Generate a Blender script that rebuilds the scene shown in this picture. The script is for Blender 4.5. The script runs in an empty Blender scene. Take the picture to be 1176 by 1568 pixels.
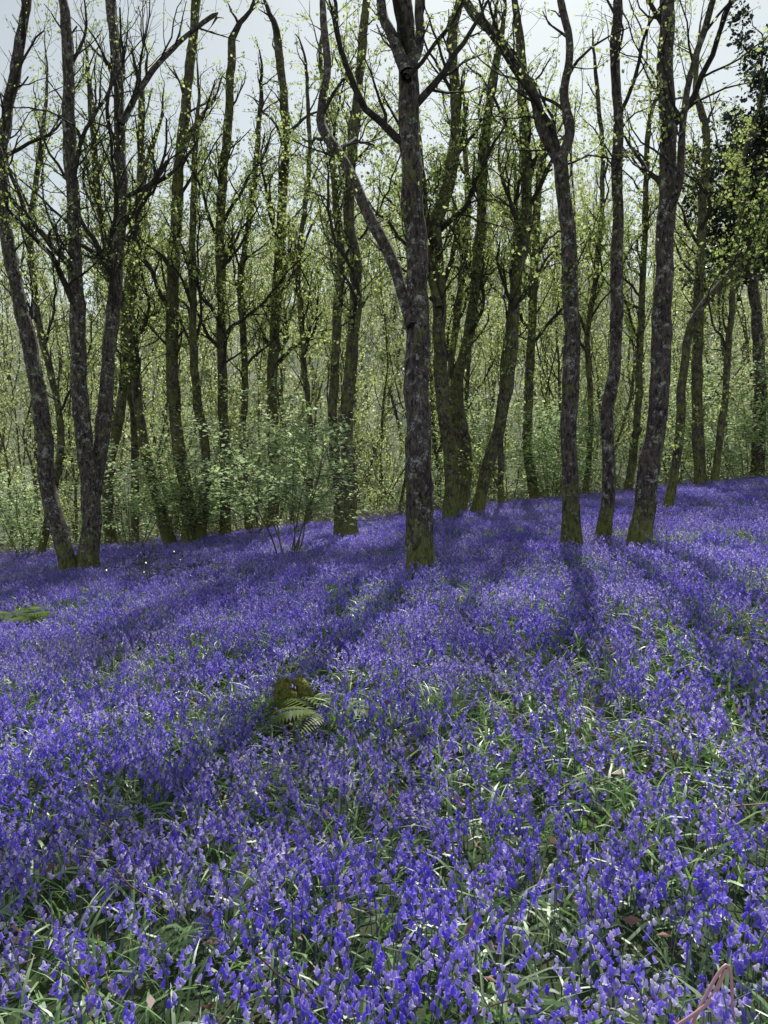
import bpy, math, random
import numpy as np
from mathutils import Vector
rng = np.random.default_rng(11)
random.seed(5)
scene = bpy.context.scene
COL = scene.collection

# ------------------------------------------------------------------ terrain
_ky = np.array([-80,-20, 0, 12, 24, 27, 30, 36, 44, 52, 70, 90, 120, 150, 220, 400.])
_kz = np.array([-4,-1.0,0.,.6,1.22,1.28,.8,-1.2,-2.6,-1.5,9.,20.,34.,43.,49.,52.])
_dy = np.arange(-80,400,.5); _dz = np.interp(_dy,_ky,_kz)
_k = np.hanning(7); _k/=_k.sum()
_dz = np.convolve(np.pad(_dz,3,mode='edge'),_k,mode='valid')
def ground(x,y):
    x=np.asarray(x,float); y=np.asarray(y,float)
    z=np.interp(y,_dy,_dz)+2.42*np.tanh(x/22.)
    z=z+0.05*np.sin(x*.9+1.3)*np.sin(y*.7+.4)+0.03*np.sin(x*2.1+y*1.3)
    z=z+np.clip((y-50)/60,0,1)*(3*np.sin(x*.05+1)+1.2*np.sin(x*.13+y*.05))
    return z
CAMZ=1.62
F=1230.; CU=588.; CV=784.
def on_ground(u,v):
    ys=np.arange(1.5,34,.02); xs=(u-CU)/F*ys
    d=CAMZ+(CV-v)/F*ys-ground(xs,ys)
    k=np.where(d<=0)[0]
    y=ys[k[0]] if len(k) else ys[np.argmin(d+np.where(ys<18,9,0))]
    return float(y)
def W(u,v,y): return np.array([(u-CU)/F*y,y,CAMZ+(CV-v)/F*y])

# ------------------------------------------------------------------ mesh accumulation
class Geo:
    def __init__(s): s.V=[];s.Q=[];s.M=[];s.H=[];s.n=0
    def add(s,v,q,m,h=None):
        v=np.asarray(v,float).reshape(-1,3); q=np.asarray(q,int).reshape(-1,4)
        s.V.append(v); s.Q.append(q+s.n); s.M.append(np.full(len(q),m,int))
        s.H.append(np.full(len(v),9.) if h is None else np.asarray(h,float)); s.n+=len(v)
    def mesh(s,name,mats,smooth=True):
        V=np.concatenate(s.V);Q=np.concatenate(s.Q);M=np.concatenate(s.M);H=np.concatenate(s.H)
        me=bpy.data.meshes.new(name)
        me.vertices.add(len(V)); me.vertices.foreach_set('co',V.astype(np.float32).ravel())
        me.loops.add(Q.size); me.loops.foreach_set('vertex_index',Q.astype(np.int32).ravel())
        me.polygons.add(len(Q)); me.polygons.foreach_set('loop_start',np.arange(0,Q.size,4,dtype=np.int32))
        me.polygons.foreach_set('material_index',M.astype(np.int32))
        me.polygons.foreach_set('use_smooth',np.full(len(Q),smooth))
        for m in mats: me.materials.append(m)
        a=me.attributes.new('hgt','FLOAT','POINT'); a.data.foreach_set('value',H.astype(np.float32))
        me.update(calc_edges=True); return me
    def obj(s,name,mats,smooth=True,col=COL):
        o=bpy.data.objects.new(name,s.mesh(name,mats,smooth)); 
        if col: col.objects.link(o)
        return o
def nrm(a): return a/(np.linalg.norm(a,axis=-1,keepdims=True)+1e-9)
_qc={}
def tubeq(N,S):
    if (N,S) not in _qc:
        i=np.arange(N-1)[:,None]*S; j=np.arange(S)[None]; j2=(j+1)%S
        _qc[(N,S)]=np.stack([i+j,i+j2,i+S+j2,i+S+j],-1).reshape(-1,4)
    return _qc[(N,S)]
def tube(G,P,R,S,m,h=None,lump=0.,flare=False):
    P=np.asarray(P,float); N=len(P); R=np.asarray(R,float)*np.ones(N)
    T=nrm(np.gradient(P,axis=0)); mean=np.abs(T.mean(0)); ref=np.zeros(3); ref[np.argmin(mean)]=1
    A=nrm(np.cross(T,ref)); B=np.cross(T,A)
    a=np.arange(S)/S*2*np.pi
    RR=R[:,None]*np.ones(S)
    if lump:
        zz=P[:,2][:,None]
        ph=rng.random(6)*6.28
        RR=RR*(1+lump*(np.sin(zz*3.1+a*2+ph[0])*.5+np.sin(zz*6.7-a*3+ph[1])*.4+np.sin(zz*12+a+ph[2])*.3+rng.normal(0,.25,(N,S))))
    if flare:
        hh=(P[:,2]-P[0,2])[:,None]; ph=rng.random()*6
        RR=RR*(1+np.exp(-hh/.22)*(.35+.3*np.sin(a*3+ph)+.12*np.sin(a*5+ph*2)))
    V=P[:,None]+RR[...,None]*(np.cos(a)[None,:,None]*A[:,None]+np.sin(a)[None,:,None]*B[:,None])
    hv=None if h is None else np.repeat(h,S)
    G.add(V,tubeq(N,S),m,hv)
def leaves(G,p,d,L,m,w=.32,flat=0.):
    K=len(p)
    if K==0: return
    d=nrm(d); r=rng.normal(size=(K,3))*(1-flat)+np.array([0,0,1.])*flat*2.
    s=nrm(np.cross(d,r)); n=np.cross(s,d); L=np.asarray(L)[:,None]
    mid=p+d*L*.45+n*L*.08
    V=np.stack([p,mid+s*L*w,p+d*L-n*L*.1,mid-s*L*w],1)
    G.add(V,np.arange(K*4).reshape(K,4),m)

# ------------------------------------------------------------------ materials
def newmat(name):
    m=bpy.data.materials.new(name); m.use_nodes=True; nt=m.node_tree; nt.nodes.clear()
    o=nt.nodes.new('ShaderNodeOutputMaterial'); return m,nt,o
def N(nt,t,**k):
    n=nt.nodes.new(t)
    for a,b in k.items(): setattr(n,a,b)
    return n
def ramp(nt,fac,stops):
    r=N(nt,'ShaderNodeValToRGB'); e=r.color_ramp.elements
    while len(e)<len(stops): e.new(.5)
    for i,(p,c) in enumerate(stops): e[i].position=p; e[i].color=(*c,1)
    nt.links.new(fac,r.inputs[0]); return r.outputs[0]
def noise(nt,scale,detail=4,rough=.6):
    g=N(nt,'ShaderNodeNewGeometry'); n=N(nt,'ShaderNodeTexNoise'); n.inputs['Scale'].default_value=scale
    n.inputs['Detail'].default_value=detail; n.inputs['Roughness'].default_value=rough
    nt.links.new(g.outputs['Position'],n.inputs['Vector']); return n.outputs['Fac']
def mixc(nt,f,a,b,mode='MIX'):
    m=N(nt,'ShaderNodeMix',data_type='RGBA',blend_type=mode)
    for s,v in ((m.inputs[0],f),(m.inputs[6],a),(m.inputs[7],b)):
        if hasattr(v,'links'): nt.links.new(v,s)
        elif isinstance(v,tuple): s.default_value=(*v,1)
        else: s.default_value=v
    return m.outputs[2]
def foliage(name,stops,trans=.5,gloss=.06,rough=.4,nscale=.5,dark=.6):
    m,nt,o=newmat(name); g=N(nt,'ShaderNodeNewGeometry')
    oi=N(nt,'ShaderNodeObjectInfo')
    ad=N(nt,'ShaderNodeMath',operation='MULTIPLY_ADD'); nt.links.new(g.outputs['Random Per Island'],ad.inputs[0]); ad.inputs[1].default_value=.75
    m2=N(nt,'ShaderNodeMath',operation='MULTIPLY'); nt.links.new(oi.outputs['Random'],m2.inputs[0]); m2.inputs[1].default_value=.25
    nt.links.new(m2.outputs[0],ad.inputs[2])
    c=ramp(nt,ad.outputs[0],stops)
    nz=noise(nt,nscale,1)
    k=ramp(nt,nz,[(.35,(dark,)*3),(.65,(1,1,1))])
    c=mixc(nt,1.,c,k,'MULTIPLY')
    df=N(nt,'ShaderNodeBsdfDiffuse'); tr=N(nt,'ShaderNodeBsdfTranslucent')
    nt.links.new(c,df.inputs[0]); nt.links.new(c,tr.inputs[0])
    a=N(nt,'ShaderNodeMixShader'); a.inputs[0].default_value=trans
    nt.links.new(df.outputs[0],a.inputs[1]); nt.links.new(tr.outputs[0],a.inputs[2])
    if gloss>0:
        gl=N(nt,'ShaderNodeBsdfGlossy'); gl.inputs['Roughness'].default_value=rough
        b=N(nt,'ShaderNodeMixShader'); b.inputs[0].default_value=gloss
        nt.links.new(a.outputs[0],b.inputs[1]); nt.links.new(gl.outputs[0],b.inputs[2]); a=b
    nt.links.new(a.outputs[0],o.inputs[0]); return m
def barkmat(name,dark,mid,moss,mossamt,lich=.5):
    m,nt,o=newmat(name)
    g=N(nt,'ShaderNodeNewGeometry'); mp=N(nt,'ShaderNodeMapping'); mp.inputs['Scale'].default_value=(1,1,.35)
    nt.links.new(g.outputs['Position'],mp.inputs[0])
    n1=N(nt,'ShaderNodeTexNoise'); n1.inputs['Scale'].default_value=24; n1.inputs['Detail'].default_value=6; n1.inputs['Roughness'].default_value=.72
    nt.links.new(mp.outputs[0],n1.inputs['Vector'])
    c=ramp(nt,n1.outputs['Fac'],[(.40,dark),(.60,mid)])
    big=noise(nt,1.7,3); kb=ramp(nt,big,[(.35,(.5,.43,.48)),(.65,(1.,1.,1.))]); c=mixc(nt,1.,c,kb,'MULTIPLY')
    lz=noise(nt,7,7,.85); lf=ramp(nt,lz,[(.55,(0,0,0)),(.60,(lich,)*3)])
    c=mixc(nt,lf,c,(.50,.52,.45))
    at=N(nt,'ShaderNodeAttribute',attribute_name='hgt')
    mh=N(nt,'ShaderNodeMapRange'); mh.inputs[1].default_value=0; mh.inputs[2].default_value=1.1; mh.inputs[3].default_value=.58; mh.inputs[4].default_value=mossamt
    nt.links.new(at.outputs['Fac'],mh.inputs[0])
    mz=noise(nt,4,6,.8)
    sm=N(nt,'ShaderNodeMath',operation='ADD'); nt.links.new(mz,sm.inputs[0]); nt.links.new(mh.outputs[0],sm.inputs[1])
    mf=ramp(nt,sm.outputs[0],[(.84,(0,0,0)),(1.0,(.8,.8,.8))])
    mc=ramp(nt,n1.outputs['Fac'],[(.35,tuple(k*.35 for k in moss)),(.6,moss)])
    c=mixc(nt,mf,c,mc)
    b=N(nt,'ShaderNodeBsdfPrincipled'); b.inputs['Roughness'].default_value=.85; nt.links.new(c,b.inputs['Base Color'])
    bp=N(nt,'ShaderNodeBump'); bp.inputs['Strength'].default_value=1.; bp.inputs['Distance'].default_value=.05
    nt.links.new(n1.outputs['Fac'],bp.inputs['Height']); nt.links.new(bp.outputs[0],b.inputs['Normal'])
    nt.links.new(b.outputs[0],o.inputs[0]); return m
M_bark=barkmat('bark_near',(.012,.008,.010),(.22,.165,.15),(.22,.25,.04),.31,.95)
M_bark2=barkmat('bark_mossy',(.014,.010,.011),(.17,.13,.105),(.25,.27,.05),.39,.55)
M_twig=barkmat('twig_bark',(.018,.013,.012),(.085,.065,.055),(.10,.11,.03),.3,.2)
M_leaf=foliage('spring_leaf',[(0,(.28,.40,.09)),(.5,(.54,.65,.20)),(1,(.84,.88,.42))],.68,.02,.5)
M_leafu=foliage('hazel_leaf',[(0,(.34,.50,.19)),(.5,(.60,.76,.36)),(1,(.88,.94,.62))],.62,.04,.5)
M_leafd=foliage('woodland_leaf_hazed',[(0,(.32,.43,.12)),(.5,(.62,.70,.28)),(1,(.90,.93,.55))],.68,.01,.5,nscale=.15,dark=.6)  # leaf colour lightened to stand in for haze among the farther trees
M_leafh=foliage('hillside_leaf_hazed',[(0,(.40,.47,.22)),(.5,(.68,.73,.42)),(1,(.90,.90,.72))],.65,0,.5,nscale=.08,dark=.55)  # distance haze painted into the leaf colour, paler than nearer trees
M_yew=foliage('evergreen_leaf',[(0,(.010,.022,.018)),(1,(.03,.06,.035))],.2,.08,.35)
M_holly=foliage('holly_leaf',[(0,(.02,.05,.025)),(1,(.09,.15,.08))],.2,.12,.35)
M_petal=foliage('bluebell_petal',[(0,(.20,.13,.84)),(.4,(.40,.30,.97)),(.7,(.66,.57,1.)),(1,(.97,.94,1.))],.6,.01,.5,nscale=.6,dark=.85)  # palest stops paint sunlit highlights onto random bells
M_blade=foliage('bluebell_blade',[(0,(.09,.23,.035)),(.5,(.26,.48,.11)),(1,(.68,.82,.46))],.45,.12,.5,nscale=1.2,dark=.65)
M_stem=foliage('bluebell_stem',[(0,(.20,.26,.14)),(1,(.28,.24,.60))],.2,.03,.5)
M_dead=foliage('dead_leaf',[(0,(.18,.08,.05)),(.6,(.48,.27,.22)),(1,(.78,.56,.52))],.3,.04,.5)
M_fern=foliage('fern_frond',[(0,(.14,.24,.04)),(1,(.32,.42,.13))],.5,.02)
M_bramble=foliage('dead_twig',[(0,(.10,.07,.055)),(1,(.55,.43,.42))],.0,0)

def terrain_mat():
    m,nt,o=newmat('woodland_floor')
    a=noise(nt,6,8,.7); b=noise(nt,.35,4,.6)
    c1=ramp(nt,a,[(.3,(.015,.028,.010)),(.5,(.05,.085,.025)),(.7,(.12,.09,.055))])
    c_hazed=ramp(nt,a,[(.3,(.14,.17,.10)),(.5,(.30,.32,.22)),(.7,(.50,.47,.42))])  # litter and green past the crest, paled to imitate distance haze
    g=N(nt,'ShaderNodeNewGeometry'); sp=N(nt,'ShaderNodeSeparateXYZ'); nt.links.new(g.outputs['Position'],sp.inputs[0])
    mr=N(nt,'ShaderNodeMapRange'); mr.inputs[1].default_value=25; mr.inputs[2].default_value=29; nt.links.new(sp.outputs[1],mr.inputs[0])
    c=mixc(nt,mr.outputs[0],c1,c_hazed)
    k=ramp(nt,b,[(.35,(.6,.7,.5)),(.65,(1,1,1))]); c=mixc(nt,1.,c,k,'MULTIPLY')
    s=N(nt,'ShaderNodeBsdfPrincipled'); s.inputs['Roughness'].default_value=.95; nt.links.new(c,s.inputs['Base Color'])
    bp=N(nt,'ShaderNodeBump'); bp.inputs['Strength'].default_value=.6; bp.inputs['Distance'].default_value=.1; nt.links.new(a,bp.inputs['Height']); nt.links.new(bp.outputs[0],s.inputs['Normal'])
    nt.links.new(s.outputs[0],o.inputs[0]); return m
def build_ground():
    t=np.linspace(-1,1,241); xs=np.sinh(t*3.6)/np.sinh(3.6)*260
    ys=np.concatenate([np.linspace(-80,-4,30)[:-1],np.linspace(-4,34,150)[:-1],np.linspace(34,400,110)])
    X,Y=np.meshgrid(xs,ys); Z=ground(X,Y)
    nx=len(xs); ny=len(ys); i=np.arange(ny-1)[:,None]*nx+np.arange(nx-1)[None]
    G=Geo(); G.add(np.stack([X,Y,Z],-1),np.stack([i,i+1,i+nx+1,i+nx],-1),0)
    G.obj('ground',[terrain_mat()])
build_ground()

# ------------------------------------------------------------------ growth
UP=np.array([0,0,1.])
def path(p,d,L,step,wig,trop):
    n=max(3,int(L/step)+1); st=L/(n-1); r=rng.normal(size=(n,3))*wig; r[:,2]+=trop
    P=np.empty((n,3)); P[0]=p; d=d/np.linalg.norm(d)
    for i in range(1,n):
        d=d+r[i]; d=d/math.sqrt(d@d); P[i]=P[i-1]+d*st
    return P
def side_dir(d,spread):
    r=rng.normal(size=3); r-=d*(r@d); r/=np.linalg.norm(r)+1e-9
    v=d*math.cos(spread)+r*math.sin(spread); return v
def grow(G,p,d,L,r,lv,o):
    wig=(.21,.24,.24)[lv]; step=(.26,.18,.14)[lv]
    P=path(p,d,L,step,wig,o['trop'][lv]); n=len(P)
    R=np.linspace(r,max(r*.3,.003),n)
    tube(G,P,R,(6,4,3)[lv],1)
    high=p[2]>o['top']
    if lv>=1:
        k=o['leaf']*(1. if lv==2 else 1.2)
        if high: k*=o['thin']
        k=int(k+rng.random())
        t=rng.random(k)**.7*(n-1); i=np.minimum(t.astype(int),n-2)
        pp=P[i]+(P[i+1]-P[i])*(t-i)[:,None]+rng.normal(0,o['ls']*.6,(k,3))
        dd=rng.normal(size=(k,3))+(P[-1]-P[0])/L*.8
        if o['flat']: dd[:,2]*=.25
        leaves(G,pp,dd,o['ls']*(.5+rng.random(k)),2,o.get('lw',.34),o['flat'])
        if lv==2: return
    gap=o['gap'][lv]*(1.8 if high and lv==1 else 1.); t=.12*L+rng.random()*gap
    while t<L*.98:
        f=t/L*(n-1); i=min(int(f),n-2); q=P[i]+(P[i+1]-P[i])*(f-i); dl=P[i+1]-P[i]; dl=dl/np.linalg.norm(dl)
        rr=r+(max(r*.3,.003)-r)*t/L
        cd=side_dir(dl,.45+.45*rng.random())
        if o['flat']: cd[2]*=.4
        cl=(min(L*(.6-.3*t/L),2.0) if lv==0 else .25+.5*rng.random())*(.6+.6*rng.random())*(o['sc'])
        grow(G,q,cd,max(cl,.2),max(rr*.5,.0035),lv+1,o)
        t+=gap*(.5+rng.random())
OPT=dict(trop=(.10,.09,.06),gap=(.34,.22),leaf=7,ls=.056,flat=0,sc=1.,top=8.6,thin=.25)
def crom(P,step):
    P=np.asarray(P,float); E=np.vstack([2*P[0]-P[1],P,2*P[-1]-P[-2]]); out=[]
    for i in range(1,len(E)-2):
        L=np.linalg.norm(E[i+1][:3]-E[i][:3]); n=max(2,int(L/step)); t=np.linspace(0,1,n,endpoint=False)[:,None]
        a,b,c,d=E[i-1],E[i],E[i+1],E[i+2]
        out.append(.5*(2*b+(c-a)*t+(2*a-5*b+4*c-d)*t*t+(3*b-a-3*c+d)*t**3))
    out.append(E[-2][None]); return np.vstack(out)
def stem(G,P4,o,hmin,base_z,flare=True,every=.7,S=12,step=.13,maxl=3.6):
    C=crom(P4,step); C[:,3]=np.maximum(C[:,3],.008)
    n=len(C); C[:,:2]+=np.cumsum(rng.normal(0,.005,(n,2)),0)*np.linspace(0,1,n)[:,None]
    ph=rng.random(4)*6.28; z=C[:,2]; am=np.clip((z-z[0])*.6,0,1)
    C[:,0]+=am*(.010*np.sin(z*2.3+ph[0])+.009*np.sin(z*5.1+ph[1])); C[:,1]+=am*(.012*np.sin(z*2.7+ph[2])+.009*np.sin(z*5.9+ph[3]))
    tube(G,C[:,:3],C[:,3],S,0,h=C[:,2]-base_z,lump=.10,flare=flare)
    seg=np.linalg.norm(np.diff(C[:,:3],axis=0),axis=1); cum=np.concatenate([[0],np.cumsum(seg)])
    t=0
    while t<cum[-1]:
        i=min(np.searchsorted(cum,t),n-2); hh=C[i,2]-base_z
        d=C[i+1,:3]-C[i,:3]; d/=np.linalg.norm(d); fr=(cum[-1]-t)
        if hh>hmin:
            big=rng.random()<.5
            L=min(maxl,.9+fr*.35)*(.45+.75*rng.random())*(1 if big else .45)
            grow(G,C[i,:3],side_dir(d,.4+.45*rng.random()),L,min(C[i,3]*(.45 if big else .25),.055*(L/2)+.006),0 if L>.9 else 1,o)
        elif hh>o.get('epi',1.8) and rng.random()<.55:
            grow(G,C[i,:3],side_dir(d,.9+.4*rng.random()),.5+.7*rng.random(),.006,1,o)
        t+=every*(.4+1.1*rng.random())
    grow(G,C[-1,:3],C[-1,:3]-C[-3,:3],1.6,C[-1,3],0,o)
def extend(P4,top,n=4):
    P=[list(p) for p in P4]; x,y,z,r=P[-1]; k=max(1,int((top-z)/1.2)); dx=(P[-1][0]-P[-2][0])/max(P[-1][2]-P[-2][2],.5); dz=(top-z)/k
    for i in range(k):
        dx=dx*.6+rng.normal()*.12; x+=dx*dz; y+=rng.normal()*.14*dz; z+=dz
        P.append([x,y,z,r*(1-(i+1)/k*.88)])
    return P
def surveyed(name,stems,top=13,hmin=3.5,bark=None,opt=None,every=.5,base=None):
    G=Geo(); o=dict(OPT); 
    if bark is not None: o.update(leaf=9,ls=.078,thin=.6,top=12.5,epi=.8); every=.42
    else: o.update(epi=3.5)
    if opt:o.update(opt)
    u,v=(stems[0][0][:2]); y0=on_ground(u,v) if base is None else base
    bz=None
    for si,s in enumerate(stems):
        attach = s[0]=='limb'
        pts=s[1:] if attach else s
        P4=[]; yy=y0; drift=rng.normal()*.05 if not attach else rng.choice([-1,1])*.25
        if not attach and si>0: yy=on_ground(*pts[0][:2]); yy=yy if abs(yy-y0)<1.5 else y0
        for k,(a,b,w) in enumerate(pts):
            if k and b<pts[0][1]: yy=yy+drift*(.5+rng.random())+rng.normal()*.06
            q=W(a,b,yy); P4.append([*q,w/2/F*yy*(.95-.15*np.clip((500-b)/400,0,1))])
        if not attach:
            g=float(ground(P4[0][0],P4[0][1])); P4[0][2]=g-.05
            if bz is None: bz=g
        if P4[-1][2]<top-1: P4=extend(P4,top*(1 if not attach else .85)*(.92+.16*rng.random()))
        stem(G,P4,o,hmin,bz,flare=not attach,every=every)
    return G.obj(name,[bark or M_bark,M_twig,M_leaf])

T=surveyed
T('alder_tree',[[(645,888,46),(643,800,43),(641,700,42),(638,600,40),(641,500,38),(637,400,36),(631,300,37),(626,200,38),(622,100,36),(616,0,34)],
  ['limb',(632,500,20),(618,455,20),(600,400,20),(572,345,20),(548,288,19),(522,238,20),(492,192,18),(494,150,15),(501,100,14),(492,0,12)],
  ['limb',(622,110,24),(598,50,20),(585,0,18)],['limb',(622,120,22),(642,60,18),(640,0,16)]],13.5,6)
T('oak_tree',[[(108,884,30),(93,820,27),(72,740,26),(65,640,25),(45,530,24),(24,430,22),(6,330,21),(5,230,20),(20,130,20),(40,30,18)]],15,5)
T('oak_tree',[[(132,882,36),(141,780,30),(129,680,27),(122,560,25),(118,430,24),(114,330,22),(108,200,22),(105,60,20)],
  ['limb',(137,790,24),(155,680,24),(166,560,22),(176,450,22),(186,330,21),(186,220,20),(181,100,18),(174,0,17)],
  ['limb',(186,190,12),(215,135,11),(250,90,10),(285,55,9),(330,20,8)]],15.5,5.5)
T('alder_tree',[[(878,852,33),(873,760,27),(870,650,26),(876,550,27),(871,430,26),(868,340,26),(857,260,26),(852,238,25),(826,190,21),(810,135,19),(780,92,18),(742,42,17),(708,0,16)],
  ['limb',(856,255,20),(872,200,18),(864,140,16),(872,70,15),(855,0,13)]],12.5,5.5)
T('alder_tree',[[(918,846,25),(933,740,21),(930,640,20),(944,520,20),(946,400,20),(946,250,19),(949,180,18),(940,80,18),(946,0,17)]],12.5,5.5)
T('alder_tree',[[(977,850,40),(986,780,34),(996,700,33),(1010,620,32),(1013,500,31),(1021,350,30),(1023,200,30),(1020,100,30),(1022,0,28)],
  ['limb',(1022,330,14),(1040,280,13),(1045,200,12),(1060,100,12),(1090,0,11)]],13,5.5)
B=M_bark2
T('alder_tree',[[(290,840,26),(289,780,22),(268,640,20),(262,500,20),(268,350,20),(276,230,19),(290,100,18),(300,0,17)],
  [(306,832,20),(316,700,15),(301,600,14),(298,450,12),(300,300,11),(306,200,9)]],16,5,B)
T('birch_tree',[[(264,843,22),(240,760,18),(216,650,16),(198,500,15),(170,400,14),(150,300,13),(140,150,11)]],15,4,B)
T('hazel_tree',[[(345,810,18),(345,700,16),(340,600,16),(338,480,16),(335,330,16),(345,200,16),(350,60,15)]],16,5,B)
T('alder_tree',[[(536,834,28),(536,740,22),(531,640,20),(541,540,20),(546,400,19),(536,330,18),(546,200,18),(556,100,17),(566,0,15)],
  [(519,832,17),(518,760,16),(510,650,15),(515,520,15),(523,400,14),(520,350,13),(512,250,11)]],15,5,B)
T('oak_tree',[[(690,802,26),(690,700,23),(676,600,22),(672,450,22),(666,350,24),(682,290,24),(696,200,20),(690,60,18),(700,0,16)],
  ['limb',(672,470,13),(655,400,12),(650,300,11),(640,200,10)]],16,5,B)
T('alder_tree',[[(704,795,17),(716,700,17),(701,600,17),(720,500,17),(735,370,17),(745,200,16),(760,100,15)]],16,5,B)
T('alder_tree',[[(728,796,21),(745,720,20),(765,650,20),(780,560,20),(790,430,19),(805,330,20),(800,180,18),(795,60,17)]],16,5,B)
T('birch_tree',[[(767,782,11),(767,680,9),(770,560,9),(785,450,8),(790,300,7)]],13,4,B)
T('hazel_tree',[[(821,768,17),(808,680,15),(812,560,14),(817,440,14),(822,330,13),(830,200,12)]],16,5,B)
T('hazel_tree',[[(1020,790,15),(1036,700,15),(1045,580,14),(1060,490,13),(1098,440,12),(1150,380,11),(1190,330,10)]],12,4,B)
T('oak_tree',[[(1074,742,20),(1068,650,18),(1068,560,17),(1070,450,16),(1075,330,15),(1080,200,14)]],17,5,B)
T('hazel_tree',[[(1092,742,12),(1108,620,11),(1120,450,10),(1132,300,9)]],15,4,B)
T('alder_tree',[[(418,806,20),(420,700,18),(417,600,17),(425,450,17),(435,300,17),(441,180,16),(430,60,15)]],16,5,B)
T('birch_tree',[[(172,832,20),(165,740,17),(188,600,16),(200,450,15),(215,300,14),(218,150,12)]],16,4,B)
T('hazel_tree',[[(206,828,14),(207,740,13),(205,640,12),(190,520,12),(205,380,11),(228,250,10)]],15,4,B)
T('hazel_tree',[[(960,752,14),(975,650,12),(982,500,11),(990,350,10),(996,200,9)]],16,4,B)
T('birch_tree',[[(382,808,12),(372,690,11),(376,560,11),(370,430,10),(388,300,10),(400,150,9)]],15,4,B)
T('birch_tree',[[(470,806,10),(476,680,9),(466,540,9),(458,400,8),(474,260,8),(470,120,7)]],15,4,B)
T('hazel_tree',[[(60,858,13),(84,740,12),(92,640,11),(60,500,11),(44,360,10),(60,220,9)]],15,4,B)
T('birch_tree',[[(896,768,10),(905,640,9),(900,520,9),(916,400,9),(925,260,8),(915,120,8)]],15,4,B)
T('hazel_tree',[[(712,786,13),(704,690,12),(690,590,11),(700,480,11),(716,340,10),(712,180,9)]],15,4,B)

# ---------------------------------------------------- generic tree variants
def gen_tree(h,r,opt,lean=.12,every=.75,hmin=3,S=7):
    G=Geo(); o=dict(OPT); o.update(opt); P=[[0,0,-.3,r*1.1]]; x=y=0; dx=dy=0; k=int(h/1.1)
    for i in range(k):
        dx=dx*.6+rng.normal()*lean; dy=dy*.6+rng.normal()*lean; x+=dx*h/k;y+=dy*h/k
        P.append([x,y,h*(i+1)/k,r*(1-.85*(i+1)/k)])
    stem(G,P,o,hmin,0,every=every,S=S,step=.35,maxl=3.4)
    if rng.random()<.6:
        s=P[3]; Q=[list(s)]; Q[0][3]*=.7; x,y,z=s[:3]; a=rng.random()*6.28
        for i in range(6): x+=math.cos(a)*.35+rng.normal()*.2; y+=math.sin(a)*.35+rng.normal()*.2; z+=h/9; Q.append([x,y,z,s[3]*.65*(1-i/6.5)])
        stem(G,Q,o,hmin,0,flare=False,every=every,S=6,step=.35,maxl=2.5)
    return G
def coll(name,geos,mats):
    c=bpy.data.collections.new(name)
    for i,g in enumerate(geos): g.obj(name+'_part_%02d'%i,mats,col=c)
    return c
def scatter(name,pts,rot,scl,idx,c):
    n=len(pts); me=bpy.data.meshes.new(name); me.vertices.add(n); me.vertices.foreach_set('co',np.asarray(pts,np.float32).ravel())
    a=me.attributes.new('rot','FLOAT_VECTOR','POINT'); a.data.foreach_set('vector',np.asarray(rot,np.float32).ravel())
    a=me.attributes.new('scl','FLOAT_VECTOR','POINT'); a.data.foreach_set('vector',np.asarray(scl,np.float32).ravel())
    a=me.attributes.new('idx','INT','POINT'); a.data.foreach_set('value',np.asarray(idx,np.int32))
    me.update(); ob=bpy.data.objects.new(name,me); COL.objects.link(ob)
    ng=bpy.data.node_groups.new(name,'GeometryNodeTree')
    ng.interface.new_socket('Geometry',in_out='INPUT',socket_type='NodeSocketGeometry'); ng.interface.new_socket('Geometry',in_out='OUTPUT',socket_type='NodeSocketGeometry')
    gi=ng.nodes.new('NodeGroupInput'); go=ng.nodes.new('NodeGroupOutput'); ip=ng.nodes.new('GeometryNodeInstanceOnPoints')
    ci=ng.nodes.new('GeometryNodeCollectionInfo'); ci.inputs['Collection'].default_value=c; ci.inputs['Separate Children'].default_value=True; ci.inputs['Reset Children'].default_value=True
    ip.inputs['Pick Instance'].default_value=True
    def at(nm,t):
        x=ng.nodes.new('GeometryNodeInputNamedAttribute'); x.data_type=t; x.inputs['Name'].default_value=nm
        return [s for s in x.outputs if s.enabled and s.name=='Attribute'][0]
    L=ng.links.new
    L(gi.outputs[0],ip.inputs['Points']); L(ci.outputs[0],ip.inputs['Instance'])
    L(at('idx','INT'),ip.inputs['Instance Index']); L(at('rot','FLOAT_VECTOR'),ip.inputs['Rotation']); L(at('scl','FLOAT_VECTOR'),ip.inputs['Scale'])
    L(ip.outputs[0],go.inputs[0])
    md=ob.modifiers.new('scatter','NODES'); md.node_group=ng; return ob

mid_opt=dict(leaf=7,ls=.10,gap=(.5,.34),sc=1.1,top=99,epi=.6)
far_opt=dict(leaf=7,ls=.20,gap=(.8,.55),sc=1.4,top=99,epi=.5)
NV=6
fc=coll('woodland_trees',[gen_tree(12+5*rng.random(),.06+.08*rng.random(),mid_opt,lean=.12+.1*rng.random(),hmin=2.2) for i in range(NV)],[M_bark2,M_twig,M_leafd])
hc=coll('hillside_trees',[gen_tree(10+4*rng.random(),.12+.08*rng.random(),far_opt,lean=.12,hmin=1.6,every=.8,S=5) for i in range(4)],[M_bark2,M_twig,M_leafh])
def rand_pts(n,x0,x1,y0,y1,mind=1.):
    P=[]; tries=0
    while len(P)<n and tries<n*30:
        tries+=1; y=y0+(y1-y0)*rng.random()**.9; w=(x1-x0)/2; x=(x0+x1)/2+rng.uniform(-1,1)*(w*.35+w*.65*(y-y0)/(y1-y0))
        if all((x-a)**2+(y-b)**2>mind*mind for a,b in P[-60:]): P.append((x,y))
    return np.array(P)
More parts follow.
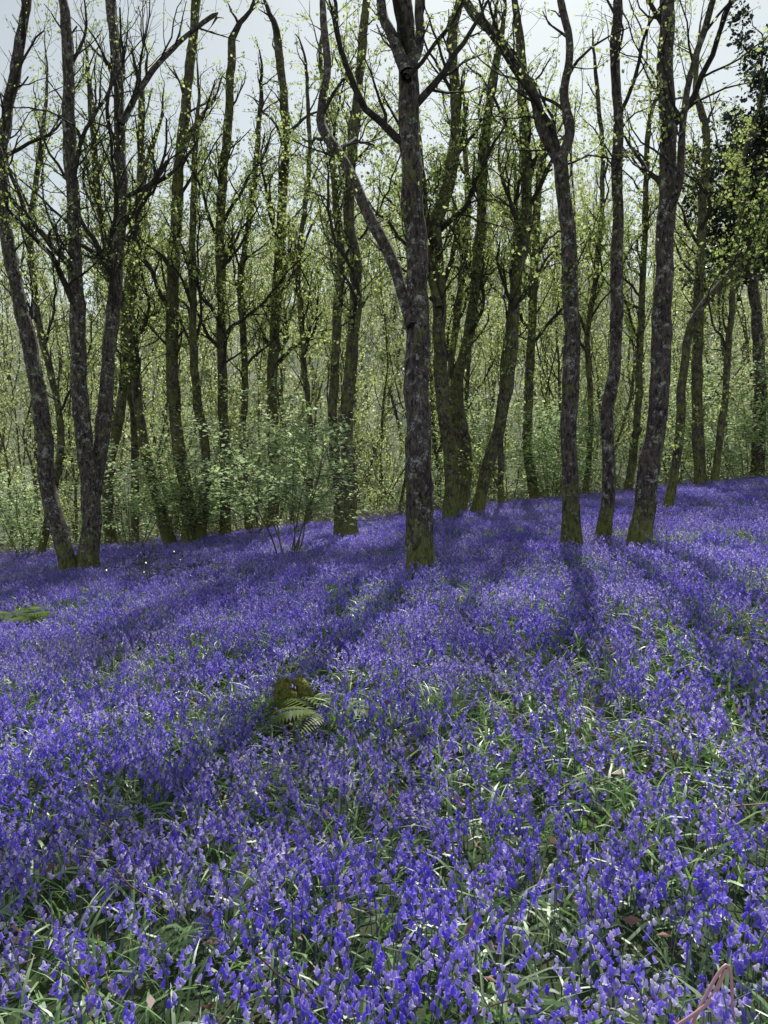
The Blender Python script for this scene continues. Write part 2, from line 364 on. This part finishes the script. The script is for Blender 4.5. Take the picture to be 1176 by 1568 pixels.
P=rand_pts(100,-34,36,29.,50,1.4); n=len(P); sc=(.74+.42*rng.random(n))*np.where(P[:,1]<34,.85,1.12)
scatter('woodland_tree_mass',np.c_[P,ground(P[:,0],P[:,1])-.1],np.c_[rng.normal(0,.05,(n,2)),rng.random(n)*6.28],np.c_[sc,sc,sc*1.05],rng.integers(0,NV,n),fc)
P=np.vstack([rand_pts(130,-75,75,54,90,2.),rand_pts(170,-110,110,90,165,2.5)])
n=len(P); sc=.8+.4*rng.random(n)
scatter('distant_trees',np.c_[P,ground(P[:,0],P[:,1])-.1],np.c_[rng.normal(0,.05,(n,2)),rng.random(n)*6.28],np.c_[sc,sc,sc*1.05],rng.integers(0,4,n),hc)

# ---------------------------------------------------- understorey shrubs
def shrub(h,n,opt,spread=.5,r=.018):
    G=Geo(); o=dict(OPT); o.update(opt)
    for i in range(n):
        a=rng.random()*6.28; d=np.array([math.cos(a)*spread*rng.random(),math.sin(a)*spread*rng.random(),1.])
        p=np.array([math.cos(a)*.12,math.sin(a)*.12,-.1]); L=h*(.6+.5*rng.random())
        Q=path(p,d,L,.22,.08,.02); m=len(Q); tube(G,Q,np.linspace(r,.005,m),6,0,h=Q[:,2])
        for k in range(o.get('k0',2),m):
            for _ in range(2):
                if rng.random()<o.get('bp',.6):
                    cd=side_dir(nrm(Q[k]-Q[k-1]),.8+.5*rng.random()); cd[2]=abs(cd[2])*.5
                    grow(G,Q[k],cd,o['bl']*(.5+.8*rng.random()),.006,1,o)
    return G
hz=dict(trop=(.02,.01,.0),gap=(.3,.15),leaf=5,ls=.07,flat=.6,sc=.9,bl=.8,lw=.4,top=99)
sc_=coll('hazel_shrubs',[shrub(2.4+1.8*rng.random(),6,dict(hz,ls=.09,bp=.5,leaf=5)) for i in range(5)],[M_bark2,M_twig,M_leafu])
P=np.vstack([rand_pts(46,-26,28,27,36,1.),rand_pts(90,-50,55,36,62,1.5)]); n=len(P); s=.5+.85*rng.random(n)
scatter('hazel_undergrowth',np.c_[P,ground(P[:,0],P[:,1])],np.c_[np.zeros((n,2)),rng.random(n)*6.28],np.c_[s,s,s],rng.integers(0,5,n),sc_)
def place(G,name,mats,u,v,s=1.,y=None,rz=0):
    y=y or on_ground(u,v); x=(u-CU)/F*y; o=G.obj(name,mats); o.location=(x,y,float(ground(x,y))); o.scale=(s,)*3; o.rotation_euler=(0,0,rz); return o
hb=dict(hz,bp=.55,bl=.9,leaf=7,ls=.085,k0=5)
place(shrub(3.5,8,dict(hb,bl=1.2),spread=.6),'hazel_bush',[M_bark2,M_twig,M_leafu],440,862)
place(shrub(3.8,8,dict(hb,bl=1.5,ls=.10,k0=4,gap=(.3,.2)),spread=.9),'hazel_bush',[M_bark2,M_twig,M_leafu],300,838)
place(shrub(3.4,6,dict(hb,bl=1.3,ls=.09,k0=5,gap=(.3,.2)),spread=.8),'hazel_bush',[M_bark2,M_twig,M_leafu],205,850)
place(shrub(4.6,6,dict(hb,bl=1.3,ls=.10,k0=4),spread=.6),'hazel_bush',[M_bark2,M_twig,M_leafu],385,815,y=23)
place(shrub(3.8,7,dict(hb,bl=1.3,ls=.10,k0=4),spread=.7),'hazel_bush',[M_bark2,M_twig,M_leafu],845,768,y=25.5)
place(shrub(4.0,7,dict(hb,bl=1.3,ls=.10,k0=3),spread=.7),'hazel_bush',[M_bark2,M_twig,M_leafu],1140,735,y=26)
place(shrub(2.6,7,dict(hb,bl=1.,ls=.09,k0=2),spread=.8),'hazel_bush',[M_bark2,M_twig,M_leafu],40,850,y=24)
hol=dict(hz,leaf=3,ls=.045,flat=0,bl=.28,bp=.8,gap=(.2,.12))
place(shrub(.8,14,hol,spread=1.3,r=.007),'holly_bush',[M_bark2,M_twig,M_holly],236,905)
yo_opt=dict(OPT,leaf=14,ls=.15,gap=(.3,.2),trop=(-.01,-.02,-.03),sc=1.2,top=99,epi=99)
def yew(x,y,h,lo):
    G=Geo(); P4=[[0,0,-.1,.22],[.1,0,4,.19],[-.1,.2,8,.15],[.1,0,h*.8,.09],[.2,.1,h,.03]]
    stem(G,P4,yo_opt,lo,0,every=.2,maxl=3.6)
    o=G.obj('yew_tree',[M_bark,M_twig,M_yew]); o.location=(x,y,float(ground(x,y)))
yew(12.3,26.5,14.5,6.4); yew(15.6,29.5,16.5,6)

def brush():
    G=Geo()
    for i in range(46):
        a=rng.random()*6.28; p=np.r_[rng.normal(0,.5,2),0]; Q=path(p,np.array([math.cos(a),math.sin(a),1.1]),.8+.9*rng.random(),.16,.12,-.14)
        tube(G,Q,np.linspace(.009,.003,len(Q)),3,0)
        if i%2: 
            k=4; leaves(G,Q[rng.integers(0,len(Q),k)],rng.normal(size=(k,3)),.06+.04*rng.random(k),1,.35)
    return G
bc=coll('brushwood',[brush() for i in range(4)],[M_bramble,M_leafu])
n=330; x=rng.uniform(-20,22,n); y=rng.uniform(25.4,33,n); s=.6+.6*rng.random(n)
scatter('bramble_thicket',np.c_[x,y,ground(x,y)],np.c_[np.zeros((n,2)),rng.random(n)*6.28],np.c_[s,s,s*.8],rng.integers(0,4,n),bc)

# ------------------------------------------------------------------ bluebells
def strap(G,p,a,L,w,m,up=1.2,droop=.22):
    nn=5; d=np.array([math.cos(a)*.6,math.sin(a)*.6,up]); d/=np.linalg.norm(d); Q=[p]; 
    for i in range(nn-1):
        Q.append(Q[-1]+d*L/(nn-1)); d=d+np.array([math.cos(a)*droop,math.sin(a)*droop,-droop*1.5]); d/=np.linalg.norm(d)
    Q=np.array(Q); s=np.array([-math.sin(a),math.cos(a),0]); tw=rng.normal()*.5
    s=s*math.cos(tw)+np.array([0,0,1])*math.sin(tw)
    ww=np.array([.6,1,1,.75,.08])*w
    V=np.concatenate([Q-s*ww[:,None],Q+s*ww[:,None]]); i=np.arange(nn-1)
    G.add(V,np.stack([i,i+1,i+1+nn,i+nn],-1),m)
BA=np.arange(5)/5*2*np.pi
def bell(G,p,ax,L,r):
    ax=ax/np.linalg.norm(ax); ref=np.array([.3,.9,.1]); A=np.cross(ax,ref); A/=np.linalg.norm(A); B=np.cross(ax,A)
    prof=[(0,.35),(.35,.95),(.78,.85),(1.,1.7)]
    V=[p+ax*L*t+(np.cos(BA)[:,None]*A+np.sin(BA)[:,None]*B)*r*k for t,k in prof]
    G.add(np.concatenate(V),tubeq(4,5),0)
def bluebell(G,p,h):
    a=rng.random()*6.28; lean=np.array([math.cos(a),math.sin(a),0]); t=np.linspace(0,1,6)
    Q=p+np.outer(t**3.0*h*.30,lean)+np.outer(np.where(t<.85,t,.85+(t-.85)*.35)*h,UP)
    tube(G,Q,np.linspace(.0026,.0014,6),3,2)
    nb=rng.integers(6,11)
    for k in range(nb):
        tt=.55+.45*(k+.5)/nb; f=tt*5; i=min(int(f),4); q=Q[i]+(Q[i+1]-Q[i])*(f-i)
        sd=rng.normal(size=3)*.7; sd[2]=0; sd=sd+lean*.7; sd/=np.linalg.norm(sd)+1e-6
        q2=q+sd*.011
        ax=sd*.6+np.array([0,0,-1.])+rng.normal(size=3)*.15
        sz=1.2-.45*(k/nb); bell(G,q2,ax,.018*sz,.0052*sz)
TS=.6
def patch(nf,nl,nd=2):
    G=Geo(); h=TS/2*1.06; U=lambda: rng.uniform(-h,h)
    cen=rng.uniform(-h,h,(7,2))
    for i in range(nf):
        if rng.random()<.5: c=cen[rng.integers(7)]+rng.normal(0,.07,2)
        else: c=np.array([U(),U()])
        c=np.clip(c,-h*1.1,h*1.1)+rng.normal(0,.012,2)
        bluebell(G,np.r_[c,0.],.17+.14*rng.random())
    for i in range(nl):
        strap(G,np.array([U(),U(),-.01]),rng.random()*6.28,.14+.18*rng.random(),.0035+.0035*rng.random(),1,up=.6+1.5*rng.random(),droop=.12+.25*rng.random())
    for i in range(nd):
        leaves(G,np.array([[U(),U(),.04+.14*rng.random()]]),rng.normal(size=(1,3))*np.array([1,1,.5]),[.02+.05*rng.random()],3,.22)
    for i in range(nd//3):
        Q=path(np.array([U(),U(),.10]),rng.normal(size=3)*np.array([1,1,.25])+np.array([0,0,.2]),.3,.07,.12,0); tube(G,Q,.0025,3,3)
    return G
specs=[(70,105,4),(76,95,3),(64,115,5),(56,130,6),(46,150,8),(34,170,10),(20,175,12),(52,135,6),(70,100,4),(42,150,8)]
pc=coll('bluebell_patch',[patch(a,b,nd=c) for a,b,c in specs],[M_petal,M_blade,M_stem,M_dead])
ys=np.arange(-3,27.6,TS); pts=[]
for y in ys:
    w=.56*max(y,0)+4.5; k=int(w/TS); xs=np.arange(-k,k+1)*TS; pts.append(np.c_[xs,np.full(len(xs),y)])
P=np.vstack(pts); P+=rng.uniform(-.03,.03,P.shape); n=len(P)
cl=np.sin(P[:,0]*1.1+2*np.sin(P[:,1]*.6))+np.sin(P[:,1]*1.3+1.5*np.sin(P[:,0]*.8+1))+rng.normal(0,.7,n)
near=np.clip(1-P[:,1]/9,0,1)
th=1.4-near*1.5
idx=np.where(cl>th,rng.choice([4,5,6,9,3],n,p=[.3,.25,.1,.25,.1]),np.where(cl>th-1.6,rng.choice([3,4,7,2,0,9],n),rng.choice([0,1,2,8],n)))
n=len(P); s=.95+.25*rng.random(n)
def low(u,v,r,k,toward=.25,ix=4):
    y=on_ground(u,v); x=(u-CU)/F*y; y-=toward
    m=(P[:,0]-x)**2+(P[:,1]-y)**2<r*r; s[m]=k; idx[m]=ix
low(447,1100,.4,.6); low(505,1115,.4,.65); low(50,955,.8,.65)
scatter('bluebell_carpet',np.c_[P,ground(P[:,0],P[:,1])-.01],np.c_[rng.normal(0,.03,(n,2)),rng.integers(0,4,n)*math.pi/2+rng.normal(0,.04,n)],np.c_[np.full((n,2),1.03),s],idx,pc)

# ------------------------------------------------------------------ ferns, stump, bracken
def fern(nf,L):
    G=Geo()
    for i in range(nf):
        a=i/nf*6.28+rng.normal()*.2; d=np.array([math.cos(a),math.sin(a),1.6]); l=L*(.8+.4*rng.random())
        nn=24; dd=d/np.linalg.norm(d); Q=[np.array([0,0,0.])]
        for k in range(nn-1):
            Q.append(Q[-1]+dd*l/(nn-1)); dd=dd+np.array([math.cos(a)*.05,math.sin(a)*.05,-.085]); dd/=np.linalg.norm(dd)
        Q=np.array(Q); tube(G,Q,np.linspace(.004,.001,nn),3,1)
        s=np.array([-math.sin(a),math.cos(a),0]); K=np.arange(3,nn-1)
        for sg in (-1,1):
            t=K/(nn-1); pl=l*.24*np.sin(np.pi*np.clip(t,.05,1)**.8)+.01
            leaves(G,Q[K],np.tile(s*sg,(len(K),1))+(Q[K+1]-Q[K])/ (l/(nn-1))*.5+np.array([0,0,-.15]),pl,0,.11,.9)
    return G
place(fern(10,.55),'fern',[M_fern,M_stem],500,1112)
place(fern(8,.85),'fern',[M_fern,M_stem],25,962)
place(fern(7,.75),'fern',[M_fern,M_stem],72,955)
place(fern(5,.38),'fern',[M_fern,M_stem],645,1160)
def stump():
    m,nt,o=newmat('moss'); a=noise(nt,30,6,.7); c=ramp(nt,a,[(.3,(.03,.03,.012)),(.5,(.18,.19,.035)),(.7,(.42,.38,.10))])
    b=N(nt,'ShaderNodeBsdfPrincipled'); b.inputs['Roughness'].default_value=.95; nt.links.new(c,b.inputs['Base Color'])
    bp=N(nt,'ShaderNodeBump'); bp.inputs['Distance'].default_value=.03; nt.links.new(a,bp.inputs['Height']); nt.links.new(bp.outputs[0],b.inputs['Normal']); nt.links.new(b.outputs[0],o.inputs[0])
    G=Geo(); hs=np.array([-.08,0,.06,.13,.2,.26,.3,.31,.29]); rs=np.array([.26,.21,.17,.15,.14,.13,.10,.05,.005]); S=22; aa=np.arange(S)/S*6.283
    RR=rs[:,None]*(1+.22*np.sin(aa*3+1)[None]*np.exp(-hs[:,None]*5)+.12*np.sin(aa*5+hs[:,None]*9)+rng.normal(0,.05,(9,S)))
    Z=hs[:,None]+.05*np.sin(aa*2+.5)[None]*(hs[:,None]>.15)+rng.normal(0,.01,(9,S))
    V=np.stack([RR*np.cos(aa)*1.15,RR*np.sin(aa),Z],-1)
    G.add(V,tubeq(9,S),0)
    K=1400; t=rng.integers(1,8,K); b_=rng.integers(0,S,K); pp=V[t,b_]+rng.normal(0,.014,(K,3))
    leaves(G,pp,nrm(pp-np.array([0,0,.1]))+rng.normal(0,.4,(K,3)),.012+.012*rng.random(K),0,.3)
    return G,m
G,mm=stump(); place(G,'mossy_stump',[mm],447,1100,.78)
G=Geo()
for pts_ in [((0,0,0),(.02,0,.16),(.13,.02,.34),(.15,.02,.20)),((.13,.02,.33),(.08,.0,.26),(.0,.0,.20),(-.08,0,.15))]:
    Q=crom(np.array(pts_),.02); tube(G,Q,np.linspace(.006,.004,len(Q)),6,0)
M_br=foliage('bracken_stalk',[(0,(.55,.30,.28)),(1,(.7,.42,.4))],0,.05)
place(G,'bracken_stalk',[M_br],1038,1570,s=.95,y=1.93)

# ------------------------------------------------------------------ light, sky, camera
el=math.radians(48); az=math.radians(11)
sd=Vector((math.sin(az)*math.cos(el),math.cos(az)*math.cos(el),math.sin(el)))
L=bpy.data.lights.new('sun','SUN'); L.energy=5; L.angle=math.radians(.5); L.color=(1,.985,.95)
so=bpy.data.objects.new('sun',L); COL.objects.link(so); so.rotation_euler=(-sd).to_track_quat('-Z','Y').to_euler(); so.location=(10,40,40)
w=bpy.data.worlds.new('World'); scene.world=w; w.use_nodes=True; nt=w.node_tree; nt.nodes.clear()
sk=N(nt,'ShaderNodeTexSky',sky_type='NISHITA'); sk.sun_disc=False; sk.sun_elevation=el; sk.sun_rotation=az; sk.dust_density=.6
hs=N(nt,'ShaderNodeHueSaturation'); hs.inputs['Saturation'].default_value=.4
bg=N(nt,'ShaderNodeBackground'); bg.inputs[1].default_value=.13; ow=N(nt,'ShaderNodeOutputWorld')
tint=mixc(nt,1.,hs.outputs[0],(.97,1.,.93),'MULTIPLY')
nt.links.new(sk.outputs[0],hs.inputs['Color']); nt.links.new(tint,bg.inputs[0]); nt.links.new(bg.outputs[0],ow.inputs[0])
cd=bpy.data.cameras.new('camera'); cd.sensor_fit='VERTICAL'; cd.sensor_height=36; cd.lens=36*F/1568; cd.clip_end=1500; cd.clip_start=.05
co=bpy.data.objects.new('camera',cd); COL.objects.link(co); co.location=(0,0,CAMZ); co.rotation_euler=(math.pi/2,0,0); scene.camera=co
scene.view_settings.view_transform='Standard'; scene.view_settings.look='None'; scene.view_settings.exposure=0
print('verts near', sum(len(o.data.vertices) for o in COL.objects if o.type=='MESH'))
